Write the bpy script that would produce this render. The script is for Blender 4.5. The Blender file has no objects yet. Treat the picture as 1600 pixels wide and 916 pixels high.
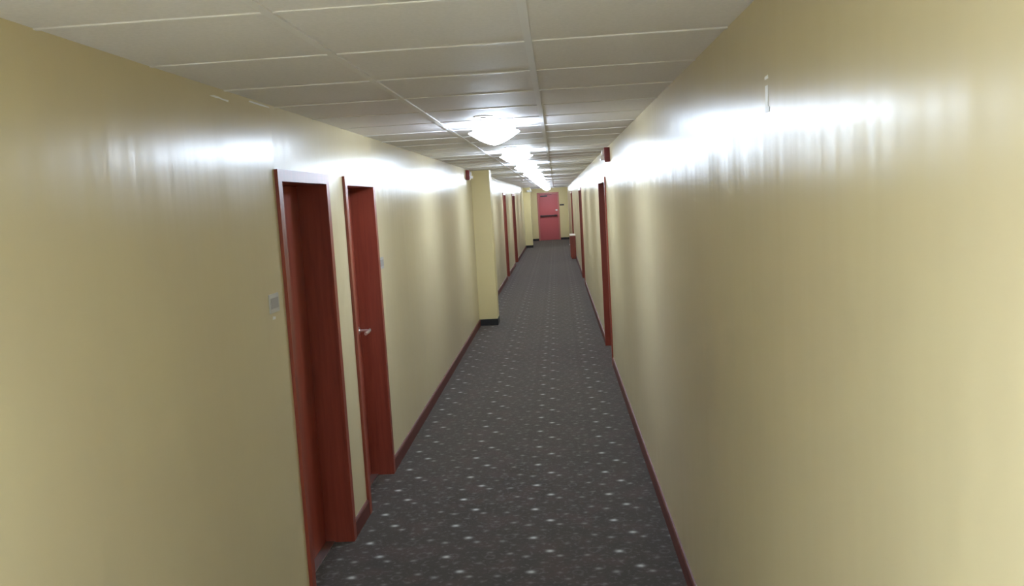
import bpy, bmesh, math, random
from mathutils import Vector, Matrix
random.seed(7)

# ------------------------------------------------------------------ camera, world, exposure
XL, XR, H = -1.2716, 0.5543, 2.3887            # corridor: left wall, right wall, ceiling
Y0, Y1 = -6.0, 39.3                            # behind the camera .. end wall
S = bpy.context.scene
C = S.collection
cam_d = bpy.data.cameras.new('camera')
cam = bpy.data.objects.new('camera', cam_d); C.objects.link(cam)
cam_d.sensor_width = 36.0
cam_d.lens = 1329.8 / 1600 * 36.0
cam_d.clip_start = 0.02; cam_d.clip_end = 200
R = Vector((0.99707792, 0.05081839, -0.05703609))
U = Vector((0.05115064, 0.11041395, 0.99256857))
F = Vector((-0.05673832, 0.99258564, -0.10749191))
m3 = Matrix((R, U, -F)).transposed()
cam.matrix_world = Matrix.Translation((0, 0, 1.9)) @ m3.to_4x4()
S.camera = cam
w = bpy.data.worlds.new('world'); S.world = w; w.use_nodes = True
w.node_tree.nodes['Background'].inputs[0].default_value = (0.5, 0.55, 0.65, 1)
w.node_tree.nodes['Background'].inputs[1].default_value = 0.02
S.view_settings.view_transform = 'Standard'
S.view_settings.look = 'None'
S.view_settings.gamma = 1
S.view_settings.use_curve_mapping = False
S.view_settings.exposure = 0.0
S.cycles.use_denoising = True
S.cycles.max_bounces = 10
S.cycles.diffuse_bounces = 6
LAMP = 100.0                                    # radiance of the glass bowls
PANEL = 34.0  # radiance of the added fill panels, out of view
LAMP_COLOR = (0.74, 0.87, 1.05)
LAMP_X, LAMP_Y, LAMP_STEP = -0.366, 5.45, 3.05

# ------------------------------------------------------------------ materials
def mat(name, col, rough=0.5, spec=0.5, metal=0.0, **kw):
    m = bpy.data.materials.new(name); m.use_nodes = True
    b = m.node_tree.nodes['Principled BSDF']
    b.inputs['Base Color'].default_value = (*col, 1)
    b.inputs['Roughness'].default_value = rough
    b.inputs['Specular IOR Level'].default_value = spec
    b.inputs['Metallic'].default_value = metal
    for k, v in kw.items():
        b.inputs[k.replace('_', ' ')].default_value = v
    return m
def nodes(m):
    nt = m.node_tree
    return nt, nt.nodes['Principled BSDF'], nt.nodes.new, nt.links.new

def wood(name, c1, c2, rough, spec=0.5):
    m = mat(name, c1, rough, spec)
    nt, b, N, L = nodes(m)
    tc = N('ShaderNodeTexCoord'); mp = N('ShaderNodeMapping')
    mp.inputs['Scale'].default_value = (14, 14, 0.9)
    nz = N('ShaderNodeTexNoise'); nz.inputs['Scale'].default_value = 3.0
    nz.inputs['Detail'].default_value = 6; nz.inputs['Distortion'].default_value = 0.6
    cr = N('ShaderNodeValToRGB')
    cr.color_ramp.elements[0].position = 0.3; cr.color_ramp.elements[1].position = 0.7
    cr.color_ramp.elements[0].color = (*c2, 1); cr.color_ramp.elements[1].color = (*c1, 1)
    L(tc.outputs['Object'], mp.inputs['Vector']); L(mp.outputs[0], nz.inputs['Vector'])
    L(nz.outputs[0], cr.inputs[0]); L(cr.outputs[0], b.inputs['Base Color'])
    bp = N('ShaderNodeBump'); bp.inputs['Strength'].default_value = 0.05; bp.inputs['Distance'].default_value = 0.001
    L(nz.outputs[0], bp.inputs['Height']); L(bp.outputs[0], b.inputs['Normal'])
    return m

def paint(name, col, rough=0.29, aniso=0.6, waves=()):
    """satin wall paint, rolled on in vertical strokes: the sheen spreads along the corridor"""
    m = mat(name, col, rough, 0.48)
    nt, b, N, L = nodes(m)
    tc = N('ShaderNodeTexCoord')
    mp = N('ShaderNodeMapping'); mp.inputs['Scale'].default_value = (1.0, 3.0, 0.25)
    nz = N('ShaderNodeTexNoise'); nz.inputs['Scale'].default_value = 1.0; nz.inputs['Detail'].default_value = 3
    L(tc.outputs['Object'], mp.inputs['Vector']); L(mp.outputs[0], nz.inputs['Vector'])
    sx = N('ShaderNodeSeparateXYZ'); L(tc.outputs['Object'], sx.inputs[0])
    tilt = None                                # the board bows slightly between its joints: tilt of the surface along y
    for a, t0, c, t1 in waves:
        r = N('ShaderNodeMapRange'); r.clamp = True
        for k, v in ((1, a), (2, c), (3, t0), (4, t1)): r.inputs[k].default_value = v
        L(sx.outputs[1], r.inputs[0])
        g1 = N('ShaderNodeMath'); g1.operation = 'GREATER_THAN'; L(sx.outputs[1], g1.inputs[0]); g1.inputs[1].default_value = a
        g2 = N('ShaderNodeMath'); g2.operation = 'LESS_THAN'; L(sx.outputs[1], g2.inputs[0]); g2.inputs[1].default_value = c
        m1 = N('ShaderNodeMath'); m1.operation = 'MULTIPLY'; L(g1.outputs[0], m1.inputs[0]); L(g2.outputs[0], m1.inputs[1])
        m2 = N('ShaderNodeMath'); m2.operation = 'MULTIPLY'; L(m1.outputs[0], m2.inputs[0]); L(r.outputs[0], m2.inputs[1])
        if tilt is None: tilt = m2.outputs[0]
        else:
            ad = N('ShaderNodeMath'); L(tilt, ad.inputs[0]); L(m2.outputs[0], ad.inputs[1]); tilt = ad.outputs[0]
    b1 = N('ShaderNodeBump')
    if tilt is not None:
        cv = N('ShaderNodeCombineXYZ'); L(tilt, cv.inputs[1])
        ge = N('ShaderNodeNewGeometry')
        va = N('ShaderNodeVectorMath'); L(ge.outputs['Normal'], va.inputs[0]); L(cv.outputs[0], va.inputs[1])
        vn = N('ShaderNodeVectorMath'); vn.operation = 'NORMALIZE'; L(va.outputs[0], vn.inputs[0])
        L(vn.outputs[0], b1.inputs['Normal'])
    b1.inputs['Strength'].default_value = 0.5; b1.inputs['Distance'].default_value = 0.02
    L(nz.outputs[0], b1.inputs['Height'])
    L(b1.outputs[0], b.inputs['Normal'])
    # faint unevenness of the colour coat
    n3 = N('ShaderNodeTexNoise'); n3.inputs['Scale'].default_value = 1.6; n3.inputs['Detail'].default_value = 4
    L(tc.outputs['Object'], n3.inputs['Vector'])
    cr = N('ShaderNodeValToRGB')
    cr.color_ramp.elements[0].position = 0.35; cr.color_ramp.elements[1].position = 0.65
    cr.color_ramp.elements[0].color = (col[0]*0.97, col[1]*0.96, col[2]*0.98, 1)
    cr.color_ramp.elements[1].color = (*col, 1)
    L(n3.outputs[0], cr.inputs[0]); L(cr.outputs[0], b.inputs['Base Color'])
    b.inputs['Anisotropic'].default_value = aniso
    cx = N('ShaderNodeCombineXYZ'); cx.inputs[1].default_value = 1.0
    L(cx.outputs[0], b.inputs['Tangent'])
    return m

M = {}
M['paint'] = paint('cream_wall_paint', (0.655, 0.565, 0.345))
M['paint_left'] = paint('cream_wall_paint_left', (0.655, 0.565, 0.345), waves=[(2.9, 0.0, 3.86, -0.06), (4.7, 0.0, 5.96, -0.05)])
M['paint_right'] = paint('cream_wall_paint_right', (0.655, 0.565, 0.345), waves=[(0.9, 0.0, 1.5, 0.045), (1.5, 0.045, 2.1, 0.0), (2.7, 0.0, 3.12, -0.025)])
M['paint_pillar'] = paint('cream_pillar_paint', (0.70, 0.60, 0.31), 0.42, 0.0)
M['cherry'] = wood('cherry_laminate', (0.29, 0.058, 0.033), (0.22, 0.041, 0.024), 0.33)
M['base'] = wood('cherry_baseboard', (0.12, 0.028, 0.020), (0.09, 0.020, 0.014), 0.55)
M['steel_red'] = mat('red_door_paint', (0.50, 0.10, 0.105), 0.45)
M['frame_red'] = mat('pink_frame_paint', (0.50, 0.17, 0.14), 0.45)
M['rubber'] = mat('black_rubber', (0.012, 0.011, 0.011), 0.6)
M['chrome'] = mat('brushed_chrome', (0.90, 0.88, 0.87), 0.38, metal=1.0)
M['alu'] = mat('aluminium', (0.45, 0.44, 0.42), 0.4, metal=1.0)
M['dark'] = mat('dark_bronze', (0.03, 0.018, 0.018), 0.4)
M['grid'] = mat('ceiling_grid_enamel', (0.84, 0.83, 0.84), 0.42)
M['white'] = mat('white_plastic', (0.80, 0.80, 0.78), 0.4)
M['grey'] = mat('grey_plastic', (0.36, 0.34, 0.33), 0.4)
M['alarm'] = mat('red_alarm_plastic', (0.15, 0.010, 0.012), 0.35)
M['lens'] = mat('clear_strobe_lens', (0.9, 0.88, 0.86), 0.15)
M['pale'] = mat('pale_grey_plastic', (0.50, 0.49, 0.46), 0.4)
M['bounce_floor'] = mat('pale_bounce_floor', (0.80, 0.78, 0.74), 0.4)
M['gloss'] = mat('glossy_white_enamel', (0.85, 0.85, 0.84), 0.25, 0.8)
M['tape'] = mat('white_tape', (0.85, 0.84, 0.80), 0.4)
M['pale_top'] = mat('pale_laminate', (0.75, 0.66, 0.55), 0.35)

def tile_mat():
    m = mat('ceiling_tile', (0.50, 0.46, 0.385), 0.62, 0.4)
    nt, b, N, L = nodes(m)
    tc = N('ShaderNodeTexCoord')
    nz = N('ShaderNodeTexNoise'); nz.inputs['Scale'].default_value = 90; nz.inputs['Detail'].default_value = 3
    L(tc.outputs['Object'], nz.inputs['Vector'])
    bp = N('ShaderNodeBump'); bp.inputs['Strength'].default_value = 0.12; bp.inputs['Distance'].default_value = 0.002
    L(nz.outputs[0], bp.inputs['Height']); L(bp.outputs[0], b.inputs['Normal'])
    cr = N('ShaderNodeValToRGB')
    cr.color_ramp.elements[0].position = 0.3; cr.color_ramp.elements[1].position = 0.7
    cr.color_ramp.elements[0].color = (0.80, 0.78, 0.79, 1); cr.color_ramp.elements[1].color = (0.86, 0.835, 0.845, 1)
    L(nz.outputs[0], cr.inputs[0]); L(cr.outputs[0], b.inputs['Base Color'])
    return m
M['tile'] = tile_mat()

def carpet_mat():
    """dark carpet, half-drop repeat 0.468 x 0.444 m of pale dots in two sizes with faint rings"""
    m = mat('dotted_carpet', (0.03, 0.028, 0.025), 0.95, 0.15)
    nt, b, N, L = nodes(m)
    def mth(op, a, bb=None, c=None):
        n = N('ShaderNodeMath'); n.operation = op
        for i, v in enumerate((a, bb, c)):
            if v is None: continue
            if isinstance(v, (int, float)): n.inputs[i].default_value = v
            else: L(v, n.inputs[i])
        return n.outputs[0]
    tc = N('ShaderNodeTexCoord'); sp = N('ShaderNodeSeparateXYZ')
    L(tc.outputs['Object'], sp.inputs[0])
    PX, PY = 0.468, 0.444
    ax, ay = -0.224 - 0.06, 4.190 - 0.05
    xs = mth('SUBTRACT', sp.outputs[0], ax)
    col = mth('FLOOR', mth('DIVIDE', xs, PX))
    lx = mth('SUBTRACT', xs, mth('MULTIPLY', col, PX))
    ys = mth('SUBTRACT', mth('SUBTRACT', sp.outputs[1], ay), mth('MULTIPLY', col, 0.222))
    ly = mth('SUBTRACT', ys, mth('MULTIPLY', mth('FLOOR', mth('DIVIDE', ys, PY)), PY))
    dots = [(0.060, 0.050, .0135, 1.0), (0.156, 0.304, .0135, 1.0),
            (0.210, 0.240, .0115, .45), (0.029, 0.243, .0125, .40), (0.407, 0.065, .0115, .38), (0.356, 0.237, .0115, .32),
            (0.300, 0.090, .010, .18), (0.250, 0.400, .011, .20), (0.120, 0.160, .010, .16), (0.430, 0.330, .010, .20),
            (0.330, 0.330, .010, .16), (0.060, 0.370, .010, .17), (0.210, 0.030, .010, .14), (0.420, 0.180, .009, .16),
            (0.285, 0.180, .009, .15), (0.120, 0.410, .009, .14), (0.370, 0.415, .010, .16)]
    tot = None
    for dx, dy, r, s in dots:
        qx = mth('DIVIDE', mth('SUBTRACT', lx, dx), r * 1.4)
        qy = mth('DIVIDE', mth('SUBTRACT', ly, dy), r * 1.12)
        d2 = mth('ADD', mth('MULTIPLY', qx, qx), mth('MULTIPLY', qy, qy))
        v = mth('MULTIPLY', mth('POWER', 2.718, mth('MULTIPLY', d2, -1.0)), s)
        tot = v if tot is None else mth('ADD', tot, v)
    # faint rings round the two bright dots and a loose fleck
    for dx, dy, r in ((0.095, 0.056, .03), (0.395, 0.30, .032), (0.30, 0.03, .026)):
        qx = mth('SUBTRACT', lx, dx); qy = mth('SUBTRACT', ly, dy)
        d = mth('SQRT', mth('ADD', mth('MULTIPLY', qx, qx), mth('MULTIPLY', qy, qy)))
        e = mth('DIVIDE', mth('SUBTRACT', d, r), 0.006)
        tot = mth('ADD', tot, mth('MULTIPLY', mth('POWER', 2.718, mth('MULTIPLY', mth('MULTIPLY', e, e), -1.0)), .07))
    fl = N('ShaderNodeTexNoise'); fl.inputs['Scale'].default_value = 42; fl.inputs['Detail'].default_value = 2
    L(tc.outputs['Object'], fl.inputs['Vector'])
    fleck = mth('MULTIPLY', mth('SMOOTH_MIN', mth('MAXIMUM', mth('SUBTRACT', fl.outputs[0], 0.56), 0.0), 0.12, 0.02), 0.8)
    tot = mth('ADD', tot, fleck)
    nz = N('ShaderNodeTexNoise'); nz.inputs['Scale'].default_value = 5.0; nz.inputs['Detail'].default_value = 4
    L(tc.outputs['Object'], nz.inputs['Vector'])
    cr = N('ShaderNodeValToRGB')
    el = cr.color_ramp.elements
    el[0].position = 0.36; el[0].color = (0.010, 0.009, 0.0075, 1)
    el[1].position = 0.62; el[1].color = (0.025, 0.0155, 0.0145, 1)
    e = el.new(0.5); e.color = (0.0145, 0.0125, 0.011, 1)
    L(nz.outputs[0], cr.inputs[0])
    mx = N('ShaderNodeMix'); mx.data_type = 'RGBA'
    L(mth('MINIMUM', tot, 1.0), mx.inputs['Factor'])
    L(cr.outputs[0], mx.inputs['A']); mx.inputs['B'].default_value = (0.45, 0.46, 0.44, 1)
    L(mx.outputs['Result'], b.inputs['Base Color'])
    b.inputs['Sheen Weight'].default_value = 0.27; b.inputs['Sheen Roughness'].default_value = 0.5
    b.inputs['Sheen Tint'].default_value = (1.0, 0.88, 0.80, 1)
    pile = N('ShaderNodeTexNoise'); pile.inputs['Scale'].default_value = 260
    L(tc.outputs['Object'], pile.inputs['Vector'])
    bp = N('ShaderNodeBump'); bp.inputs['Strength'].default_value = 0.35; bp.inputs['Distance'].default_value = 0.004
    L(pile.outputs[0], bp.inputs['Height']); L(bp.outputs[0], b.inputs['Normal'])
    return m
M['carpet'] = carpet_mat()

def glow_mat():
    m = mat('lit_frosted_glass', (0.9, 0.92, 0.95), 0.3)
    b = m.node_tree.nodes['Principled BSDF']
    b.inputs['Emission Color'].default_value = (*LAMP_COLOR, 1)
    b.inputs['Emission Strength'].default_value = LAMP
    return m
M['glow'] = glow_mat()

M['fill_panel_glow'] = mat('fill_panel_diffuser', (0.9, 0.9, 0.9), 0.5)
_b = M['fill_panel_glow'].node_tree.nodes['Principled BSDF']
_b.inputs['Emission Color'].default_value = (0.77, 0.93, 1.12, 1)
_b.inputs['Emission Strength'].default_value = PANEL

# ------------------------------------------------------------------ mesh helpers
def box(bm, x0, x1, y0, y1, z0, z1, bev=0.0):
    x0, x1 = min(x0, x1), max(x0, x1); y0, y1 = min(y0, y1), max(y0, y1); z0, z1 = min(z0, z1), max(z0, z1)
    r = bmesh.ops.create_cube(bm, size=1.0)
    for v in r['verts']:
        v.co = Vector(((x0+x1)/2 + v.co.x*(x1-x0), (y0+y1)/2 + v.co.y*(y1-y0), (z0+z1)/2 + v.co.z*(z1-z0)))
    if bev:
        es = set()
        for v in r['verts']: es.update(v.link_edges)
        bmesh.ops.bevel(bm, geom=list(es), offset=bev, segments=2, affect='EDGES', profile=0.7)
def lathe(bm, prof, c, axis='z', n=40, close=False):
    rings = []
    for r, h in prof:
        ring = []
        for i in range(n):
            a = 2*math.pi*i/n
            p = (r*math.cos(a), r*math.sin(a), h)
            if axis == 'x': p = (p[2], p[0], p[1])
            if axis == 'y': p = (p[0], p[2], p[1])
            ring.append(bm.verts.new(Vector(c) + Vector(p)))
        rings.append(ring)
    for a, b in zip(rings, rings[1:]):
        for i in range(n):
            bm.faces.new((a[i], a[(i+1) % n], b[(i+1) % n], b[i]))
    bm.faces.new(rings[0][::-1]); bm.faces.new(rings[-1])
def prism(bm, pts, x0, x1):
    """outline in (y, z), extruded along x"""
    a = [bm.verts.new((x0, p[0], p[1])) for p in pts]; b = [bm.verts.new((x1, p[0], p[1])) for p in pts]
    n = len(pts)
    bm.faces.new(a); bm.faces.new(b[::-1])
    for i in range(n): bm.faces.new((a[i], b[i], b[(i+1) % n], a[(i+1) % n]))
def obj(name, bm, m, parent=None, smooth=False, loc=None):
    bmesh.ops.recalc_face_normals(bm, faces=bm.faces[:])
    me = bpy.data.meshes.new(name)
    if loc is not None: bmesh.ops.translate(bm, verts=bm.verts[:], vec=-Vector(loc))
    bm.to_mesh(me); bm.free()
    me.materials.append(m)
    if smooth:
        for p in me.polygons: p.use_smooth = True
        me.set_sharp_from_angle(angle=math.radians(35))
    o = bpy.data.objects.new(name, me); C.objects.link(o)
    if loc is not None: o.location = loc
    if parent: o.parent = parent
    return o
def B(): return bmesh.new()
def empty(name, loc, rz=0):
    o = bpy.data.objects.new(name, None); C.objects.link(o); o.location = loc; o.rotation_euler = (0, 0, rz)
    o.empty_display_size = 0.1
    return o
def struct(o): o['kind'] = 'structure'; return o
def tag(o, label, cat, group=None):
    o['label'] = label; o['category'] = cat
    if group: o['group'] = group
    return o
def copy_tree(o, parent=None):
    c = o.copy(); C.objects.link(c)
    if parent: c.parent = parent
    for ch in list(o.children): copy_tree(ch, c)
    return c

# ------------------------------------------------------------------ doors: openings first
CAS = 0.055                                    # casing width
DH = 2.105                                     # outer height of a casing
# (name, side, outer y0, outer y1, handle at the far side?)
DOORS = [('door_1', -1, 3.850, 4.725, False), ('door_2', -1, 5.090, 5.935, True),
         ('door_3', -1, 20.6, 21.6, True), ('door_4', -1, 24.9, 26.4, True),
         ('door_5', 1, 9.42, 10.80, True), ('door_6', 1, 18.4, 20.1, True), ('door_7', 1, 28.6, 30.4, True)]
def wall(name, side):
    x = XL if side < 0 else XR
    xo = x + side*0.25
    ds = sorted([(d[2]+0.02, d[3]-0.02) for d in DOORS if d[1] == side])
    bm = B(); y = Y0
    for a, b in ds:
        box(bm, x, xo, y, a, 0, H+0.019); box(bm, x, xo, a, b, DH-0.02, H+0.019); y = b
    box(bm, x, xo, y, Y1, 0, H+0.019)
    bmesh.ops.remove_doubles(bm, verts=bm.verts[:], dist=1e-5)
    return struct(obj(name, bm, M['paint_left' if side < 0 else 'paint_right']))
wall('wall_left', -1); wall('wall_right', 1)
bm = B()
ex0, ex1, eh = -0.80, 0.10, 2.14               # opening in the end wall
box(bm, XL, ex0, Y1, Y1+0.2, 0, H); box(bm, ex1, XR, Y1, Y1+0.2, 0, H); box(bm, ex0, ex1, Y1, Y1+0.2, eh, H)
struct(obj('wall_far', bm, M['paint_pillar']))
bm = B(); box(bm, XL, XR, Y0-0.2, Y0, 0, H)
struct(obj('wall_back', bm, M['paint_pillar']))
bm = B(); box(bm, XL-0.25, XR+0.25, 0.9, Y1+0.2, -0.1, 0)
struct(obj('floor', bm, M['carpet']))
bm = B(); box(bm, XL-0.25, XR+0.25, Y0-0.2, 0.9, -0.1, 0)      # unseen pale floor behind the camera, added to bounce light onto the near ceiling
struct(obj('floor_bounce', bm, M['bounce_floor']))

# ceiling: lay-in tiles that sag a little between the bars
gx = [XL, -0.678, -0.0605, XR]
gy = [2.116 + 0.61*k for k in range(-14, 63)]
gy = [g for g in gy if Y0+0.1 < g < Y1-0.1]; gy = [Y0] + gy + [Y1]
bm = B(); n = 6
for i in range(3):
    for j in range(len(gy)-1):
        xa, xb, ya, yb = gx[i], gx[i+1], gy[j], gy[j+1]
        sag = random.uniform(0.0005, 0.0035); z = H + 0.0045
        tx, ty = random.uniform(-.0012, .0012), random.uniform(-.0012, .0012)
        g = [[bm.verts.new((xa+(xb-xa)*a/n, ya+(yb-ya)*b/n,
              z - sag*math.sin(math.pi*a/n)*math.sin(math.pi*b/n) + tx*(a/n-.5) + ty*(b/n-.5))) for b in range(n+1)] for a in range(n+1)]
        for a in range(n):
            for b in range(n):
                bm.faces.new((g[a][b], g[a][b+1], g[a+1][b+1], g[a+1][b]))
box(bm, XL-0.25, XR+0.25, Y0-0.2, Y1+0.2, H+0.02, H+0.06)
me = obj('ceiling', bm, M['tile']); struct(me)
for p in me.data.polygons: p.use_smooth = True
me.data.set_sharp_from_angle(angle=math.radians(35))
bm = B()
for x in gx[1:3]: box(bm, x-0.012, x+0.012, Y0, Y1, H-0.0015, H+0.012)
for y in gy[1:-1]:
    for i in range(3):
        box(bm, gx[i]+(0.012 if i else 0), gx[i+1]-(0.012 if i < 2 else 0), y-0.008, y+0.008, H+0.0005, H+0.012)
struct(obj('trim_1', bm, M['grid']))

# baseboards
def baseboard(name, side, stops):
    x = XL if side < 0 else XR
    bm = B(); y = Y0
    for a, b in sorted([(d[2], d[3]) for d in DOORS if d[1] == side] + stops) + [(Y1, None)]:
        if a - y > 0.02:
            pts = [(0, 0), (0.014, 0), (0.014, 0.088), (0.008, 0.098), (0, 0.1)]
            va = [bm.verts.new((x - side*p[0], y, p[1])) for p in pts]
            vb = [bm.verts.new((x - side*p[0], a, p[1])) for p in pts]
            bm.faces.new(va); bm.faces.new(vb[::-1])
            for i in range(5): bm.faces.new((va[i], vb[i], vb[(i+1) % 5], va[(i+1) % 5]))
        y = b
    return struct(obj(name, bm, M['base']))
PIL = [(13.04, 13.40), (33.9, 34.3)]
baseboard('baseboard_left', -1, PIL); baseboard('baseboard_right', 1, [])
# pillars on the left wall with a black rubber base
XP = -0.99
for y, yb in PIL:
    bm = B(); box(bm, XL-0.01, XP, y, yb, 0, H, 0.004)
    p = struct(obj('column', bm, M['paint_pillar']))
    bm = B()
    box(bm, XL, XP+0.006, y-0.006, y, 0, 0.10); box(bm, XP, XP+0.006, y, yb, 0, 0.10)
    bm_o = obj('rubber_base', bm, M['rubber'], p)
bm = B()
box(bm, XL, ex0-0.05, Y1-0.008, Y1, 0, 0.10); box(bm, ex1+0.05, XR, Y1-0.008, Y1, 0, 0.10)
struct(obj('baseboard_far', bm, M['rubber']))

# ------------------------------------------------------------------ doors
def lever_handle(parent, xf, yc, z, side, toward):
    """xf: face of the leaf; side: +1 if the corridor is at +x; toward: y direction of the lever"""
    bm = B()
    lathe(bm, [(0.028, 0), (0.028, 0.006*side), (0.022, 0.010*side), (0.010, 0.012*side), (0.010, 0.078*side)], (xf, yc, z), 'x', 24)
    h = obj('door_handle', bm, M['chrome'], parent, True)
    bm = B()
    xc = xf + side*0.080
    pts = []
    for t in range(9):
        a = t/8
        pts.append((xc + side*0.006*math.sin(a*math.pi), yc - toward*0.012 + toward*a*0.14, z - 0.004*a*a))
    prev = None
    for (px, py, pz) in pts:
        ring = [bm.verts.new((px + 0.009*math.cos(k*math.pi/5), py, pz + 0.013*math.sin(k*math.pi/5))) for k in range(10)]
        if prev:
            for k in range(10): bm.faces.new((prev[k], prev[(k+1) % 10], ring[(k+1) % 10], ring[k]))
        else: bm.faces.new(ring[::-1])
        prev = ring
    bm.faces.new(prev)
    obj('lever', bm, M['chrome'], h, True)
def side_door(name, side, y0, y1, far_handle):
    x = XL if side < 0 else XR
    s = side
    d = struct(empty(name, (x, (y0+y1)/2, 0)))
    d_loc = Vector(d.location)
    def part(nm, bm, m, par=d, smooth=False):
        if par is d: bmesh.ops.translate(bm, verts=bm.verts[:], vec=-d_loc)
        return obj(nm, bm, m, par, smooth)
    iy0, iy1, iz = y0+CAS, y1-CAS, DH-CAS
    bm = B()
    # casing on the wall face, mitred into one ring
    xa, xb = x + s*0.002, x - s*0.016
    outer = [(y0, 0), (y0, DH), (y1, DH), (y1, 0)]; inner = [(iy0, 0), (iy0, iz), (iy1, iz), (iy1, 0)]
    for xx_a, xx_b in ((xa, xb),):
        vo = [[bm.verts.new((xx, p[0], p[1])) for p in outer] for xx in (xx_a, xx_b)]
        vi = [[bm.verts.new((xx, p[0], p[1])) for p in inner] for xx in (xx_a, xx_b)]
        for i in range(3):
            bm.faces.new((vo[1][i], vo[1][i+1], vi[1][i+1], vi[1][i]))
            bm.faces.new((vo[0][i], vo[0][i+1], vi[0][i+1], vi[0][i]))
            bm.faces.new((vo[0][i], vo[0][i+1], vo[1][i+1], vo[1][i]))
            bm.faces.new((vi[0][i], vi[0][i+1], vi[1][i+1], vi[1][i]))
        for i in (0, 3):
            bm.faces.new((vo[0][i], vo[1][i], vi[1][i], vi[0][i]))
    part('door_casing', bm, M['cherry'])
    bm = B()
    dp = x + s*0.22
    box(bm, x, dp, y0+0.021, iy0, 0, iz); box(bm, x, dp, iy1, y1-0.021, 0, iz)
    box(bm, x, dp, y0+0.021, y1-0.021, iz, DH-0.021)
    part('jamb', bm, M['cherry'])
    lx = x + s*0.15
    bm = B(); box(bm, lx, lx + s*0.045, iy0+0.003, iy1-0.003, 0.008, iz-0.004, 0.002)
    leaf = part('door_leaf', bm, M['cherry'])
    bm = B(); box(bm, x + s*0.10, x + s*0.16, iy0, iy1, 0, 0.007, 0.002)
    part('threshold', bm, M['alu'])
    bm = B()
    hy = iy1 - 0.065 if far_handle else iy0 + 0.065
    t = -1 if far_handle else 1
    # build in the leaf's frame (same as the door's)
    lever_handle(leaf, lx - d_loc.x, hy - d_loc.y, 1.06, -s, t)
    return d
for a in DOORS: side_door(*a)

# end door: red leaf with a push bar, set in a pinkish steel frame
d = struct(empty('door_8', ((ex0+ex1)/2, Y1, 0)))
dl = Vector(d.location)
def epart(nm, bm, m, par=d, smooth=False):
    bmesh.ops.translate(bm, verts=bm.verts[:], vec=-dl); return obj(nm, bm, m, par, smooth)
bm = B()
box(bm, ex0-0.05, ex0+0.02, Y1-0.02, Y1+0.16, 0, eh-0.0205); box(bm, ex1-0.02, ex1+0.05, Y1-0.02, Y1+0.16, 0, eh-0.0205)
box(bm, ex0-0.05, ex1+0.05, Y1-0.02, Y1+0.16, eh-0.02, eh+0.05)
epart('door_frame', bm, M['frame_red'])
bm = B(); box(bm, ex0+0.022, ex1-0.022, Y1+0.04, Y1+0.085, 0.01, eh-0.024, 0.002)
leaf = epart('door_leaf', bm, M['steel_red'])
bm = B()
box(bm, ex0+0.06, ex1-0.06, Y1-0.045, Y1-0.005, 1.10, 1.155, 0.006)
box(bm, ex0+0.06, ex0+0.14, Y1-0.005, Y1+0.041, 1.09, 1.165, 0.004); box(bm, ex1-0.20, ex1-0.06, Y1-0.005, Y1+0.041, 1.09, 1.165, 0.004)
bmesh.ops.translate(bm, verts=bm.verts[:], vec=-dl); obj('push_bar', bm, M['dark'], leaf)
bm = B()
box(bm, ex0+0.10, ex0+0.42, Y1-0.01, Y1+0.041, 2.00, 2.06, 0.005)
box(bm, ex0+0.30, ex0+0.62, Y1-0.005, Y1+0.005, 2.07, 2.085)
bmesh.ops.translate(bm, verts=bm.verts[:], vec=-dl); obj('door_closer', bm, M['dark'], leaf)
bm = B(); box(bm, ex1-0.13, ex1-0.04, Y1+0.01, Y1+0.041, 1.34, 1.40, 0.004)
bmesh.ops.translate(bm, verts=bm.verts[:], vec=-dl); obj('lock_plate', bm, M['white'], leaf)

# ------------------------------------------------------------------ ceiling lights
def make_light():
    r = empty('ceiling_light', (LAMP_X, LAMP_Y, H))
    bm = B()
    lathe(bm, [(0.136, 0.003), (0.136, -0.040), (0.130, -0.046), (0.02, -0.046)], (0, 0, 0), 'z', 48)
    obj('ceiling_plate', bm, M['white'], r, True)
    bm = B()                                   # open glass bowl with a flared lip
    zr = -0.060
    prof = [(0.006, zr-0.068)]
    for k in range(1, 15):
        t = k/14
        prof.append((0.150*t, zr - 0.070*(1-t**1.6)))
    prof += [(0.156, zr+0.002), (0.162, zr+0.006), (0.160, zr+0.009), (0.153, zr+0.006)]
    for k in range(13, 0, -1):
        t = k/14
        prof.append((0.146*t, zr+0.004 - 0.068*(1-t**1.6)))
    prof.append((0.006, zr-0.062))
    lathe(bm, prof, (0, 0, 0), 'z', 56)
    obj('glass_bowl', bm, M['glow'], r, True)
    bm = B()
    lathe(bm, [(0.004, -0.046), (0.004, zr-0.064), (0.010, zr-0.067), (0.011, zr-0.071), (0.007, zr-0.076), (0.003, zr-0.077)], (0, 0, 0), 'z', 20)
    obj('finial', bm, M['white'], r, True)
    return r
order = ['nearest of the lit ceiling domes', 'second lit ceiling dome along the corridor', 'third lit ceiling dome along the corridor',
         'fourth lit ceiling dome along the corridor', 'fifth lit ceiling dome along the corridor', 'sixth lit ceiling dome along the corridor',
         'seventh lit ceiling dome along the corridor', 'eighth lit ceiling dome along the corridor', 'ninth lit ceiling dome, third from the red end door',
         'tenth lit ceiling dome, second from the red end door', 'last lit ceiling dome, just before the red end door']
lt = make_light()
for k in range(11):
    o = lt if k == 0 else copy_tree(lt)
    o.location.y = LAMP_Y + LAMP_STEP*k + (1.83 if k == 10 else 0)
    extra = ', glowing white frosted glass' if k < 8 else ', white frosted glass'
    tag(o, order[k] + extra, 'ceiling light', 'dome lights down the corridor ceiling')

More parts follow.
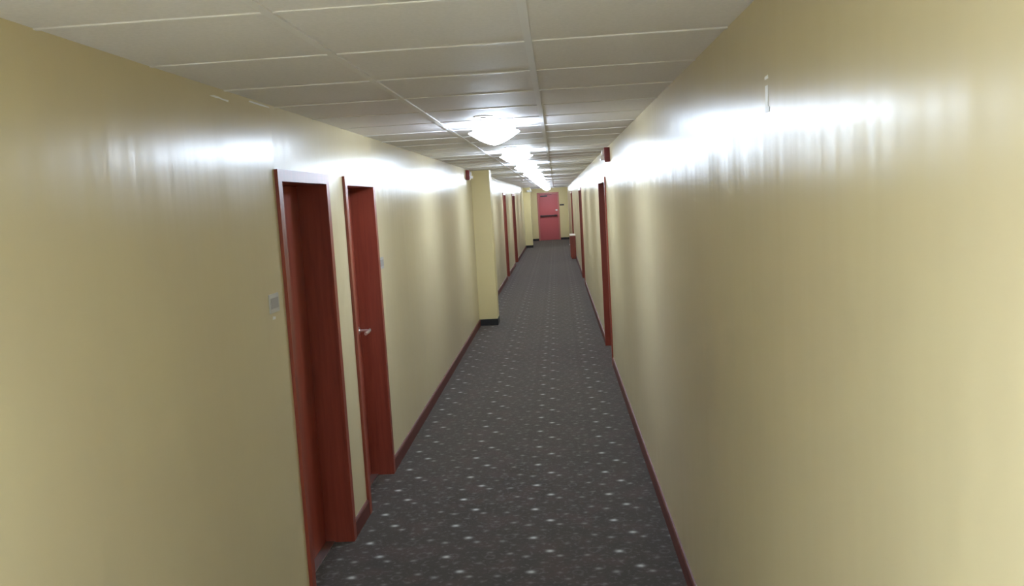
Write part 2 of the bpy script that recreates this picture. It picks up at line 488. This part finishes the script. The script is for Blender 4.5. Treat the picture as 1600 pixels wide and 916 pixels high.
# fill panels added out of view to brighten the near walls and ceiling
def fill_panel(y, label):
    r = empty('added_fill_panel', (-0.366, y, H))
    bm = B()
    for a in ((-0.30, -0.28, -0.60, 0.60), (0.28, 0.30, -0.60, 0.60), (-0.28, 0.28, -0.60, -0.58), (-0.28, 0.28, 0.58, 0.60)):
        box(bm, *a, -0.006, 0.004)
    obj('panel_frame', bm, M['white'], r)
    bm = B(); box(bm, -0.28, 0.28, -0.58, 0.58, -0.003, 0.004)
    obj('diffuser', bm, M['fill_panel_glow'], r)
    tag(r, label, 'light panel')
fill_panel(-0.2, 'added fill light panel, unseen on the ceiling right above the camera')
fill_panel(-2.0, 'second added fill light panel, unseen farther behind the camera')

# smoke detectors
def make_detector():
    r = empty('smoke_detector', (-0.39, 4.95, H))
    bm = B(); lathe(bm, [(0.058, 0.003), (0.058, -0.001), (0.056, -0.003), (0.022, -0.0035)], (0, 0, 0), 'z', 36)
    obj('housing', bm, M['gloss'], r, True)
    bm = B(); lathe(bm, [(0.020, -0.003), (0.020, -0.006), (0.014, -0.008), (0.004, -0.009)], (0, 0, 0), 'z', 28)
    obj('sensor_cap', bm, M['grey'], r, True)
    return r
dt = make_detector()
for k, lb in enumerate(['round white ceiling detector in front of the nearest dome light',
                        'round white ceiling detector in front of the second dome light',
                        'round white ceiling detector in front of the third dome light',
                        'round white ceiling detector in front of the fourth dome light']):
    o = dt if k == 0 else copy_tree(dt)
    o.location.y = 4.95 + 3.0*k
    tag(o, lb, 'detector', 'detectors beside the ceiling lights')

# ------------------------------------------------------------------ fire alarms
def make_alarm(name='fire_alarm'):
    """built against a wall at local x = 0, sticking out along +x"""
    r = empty(name, (0, 0, 0))
    bm = B(); box(bm, 0, 0.055, -0.055, 0.055, -0.07, 0.07, 0.006)
    obj('alarm_body', bm, M['alarm'], r, True)
    bm = B(); box(bm, 0.055, 0.095, -0.03, 0.03, -0.052, -0.012, 0.006)
    obj('strobe_lens', bm, M['lens'], r, True)
    bm = B(); lathe(bm, [(0.026, 0.053), (0.026, 0.075), (0.020, 0.080), (0.003, 0.080)], (0, 0, 0.02), 'x', 24)
    obj('sounder', bm, M['lens'], r, True)
    return r
al = make_alarm(); al.location = (XR, 8.55, 2.30); al.rotation_euler = (0, 0, math.pi)
tag(al, 'red fire alarm with white strobe high on the right wall', 'fire alarm', 'fire alarms near the ceiling')
a2 = copy_tree(al); a2.location = (XL, 12.35, 2.305); a2.rotation_euler = (0, 0, 0)
tag(a2, 'small red fire alarm high on the wall just before the yellow pillar', 'fire alarm', 'fire alarms near the ceiling')

# ------------------------------------------------------------------ room plaques
def make_plaque():
    r = empty('room_sign', (XL, 3.69, 1.51))
    bm = B(); box(bm, 0, 0.005, -0.062, 0.062, -0.042, 0.042, 0.002)
    obj('backplate', bm, M['pale'], r)
    bm = B(); box(bm, 0.004, 0.0075, -0.050, 0.046, -0.022, 0.024, 0.001)
    obj('face_panel', bm, M['grey'], r)
    return r
pq = make_plaque(); tag(pq, 'small grey and white wall plaque before the nearest red door frame', 'sign', 'room plaques')
q2 = copy_tree(pq); q2.location = (XL, 6.045, 1.51)
tag(q2, 'small white wall plaque just past the door with the chrome lever', 'sign', 'room plaques')
bm = B(); prism(bm, [(-.02, -.006), (.015, -.008), (.021, .003), (-.012, .008)], 0, 0.0012)
o = obj('tape_scrap', bm, M['tape']); o.location = (XL, 3.68, 1.445)
tag(o, 'tiny pale tape scrap under the grey wall plaque', 'tape')

# tape and chipped paint near the ceiling
def scrap(name, x, s, y, z, pts, label):
    bm = B(); prism(bm, pts, 0, s*0.0015)
    o = obj(name, bm, M['tape']); o.location = (x, y, z); tag(o, label, 'tape'); return o
scrap('tape_scrap', XL, 1, 3.275, 2.358, [(-.09, -.002), (-.03, -.004), (.0, -.002), (.02, -.004), (.09, -.006), (.095, .002), (.04, .0), (-.01, .004), (-.05, .004)],
      'thin torn white tape strip near the ceiling, left of the bright glare')
scrap('tape_scrap', XL, 1, 3.73, 2.381, [(-.13, -.002), (.0, -.003), (.13, -.001), (.12, .003), (.0, .004), (-.12, .004)],
      'long thin white tape strip where left wall meets ceiling')
scrap('tape_scrap', XR, -1, 2.255, 2.122, [(-.022, -.034), (.022, -.032), (.026, -.022), (.012, -.02), (.014, .034), (-.014, .034), (-.012, -.018), (-.026, -.022)],
      'upright white tape scrap high on the right wall')
scrap('tape_scrap', XR, -1, 2.255, 2.176, [(-.018, -.004), (.016, -.004), (.018, .003), (-.014, .005)],
      'tiny pale tape scrap just above the upright white one on the right wall')

# ------------------------------------------------------------------ far things
r = empty('emergency_light', (-1.03, 33.9, 2.25))
bm = B(); box(bm, -0.10, 0.10, -0.055, 0, -0.045, 0.04, 0.006)
obj('housing', bm, M['white'], r)
for sx in (-0.055, 0.055):
    bm = B(); lathe(bm, [(0.028, -0.055), (0.034, -0.085), (0.026, -0.09), (0.003, -0.09)], (sx, 0, 0.0), 'y', 20)
    obj('lamp_head', bm, M['lens'], r, True)
tag(r, 'small white emergency light high on the farthest wall pillar', 'emergency light')

bm = B(); box(bm, 0.17, 0.37, Y1-0.008, Y1, 1.56, 1.625, 0.001)
bmesh.ops.translate(bm, verts=bm.verts[:], vec=(-0.27, -Y1, -1.59))
o = obj('wall_sign', bm, M['dark']); o.location = (0.27, Y1, 1.59)
tag(o, 'small dark plate on the end wall beside the red end door', 'sign')

r = empty('console_cabinet', (0.47, 27.0, 0))
bm = B(); box(bm, -0.075, 0.083, -0.55, 0.55, 0.04, 0.71, 0.003); box(bm, -0.06, 0.083, -0.53, 0.53, 0, 0.04)
obj('body', bm, M['cherry'], r)
bm = B(); box(bm, -0.09, 0.084, -0.57, 0.57, 0.71, 0.74, 0.004)
obj('top', bm, M['pale_top'], r)
for k in (-1, 1):
    bm = B(); box(bm, -0.087, -0.075, k*0.275-0.262, k*0.275+0.262, 0.06, 0.69, 0.002)
    dr = obj('cabinet_door', bm, M['cherry'], r)
    bm = B(); lathe(bm, [(0.006, -0.087), (0.006, -0.1), (0.012, -0.104), (0.01, -0.112)], (0, k*0.04, 0.42), 'x', 16)
    obj('knob', bm, M['chrome'], dr, True)
tag(r, 'narrow reddish wooden cabinet with pale top far down the right wall', 'cabinet')
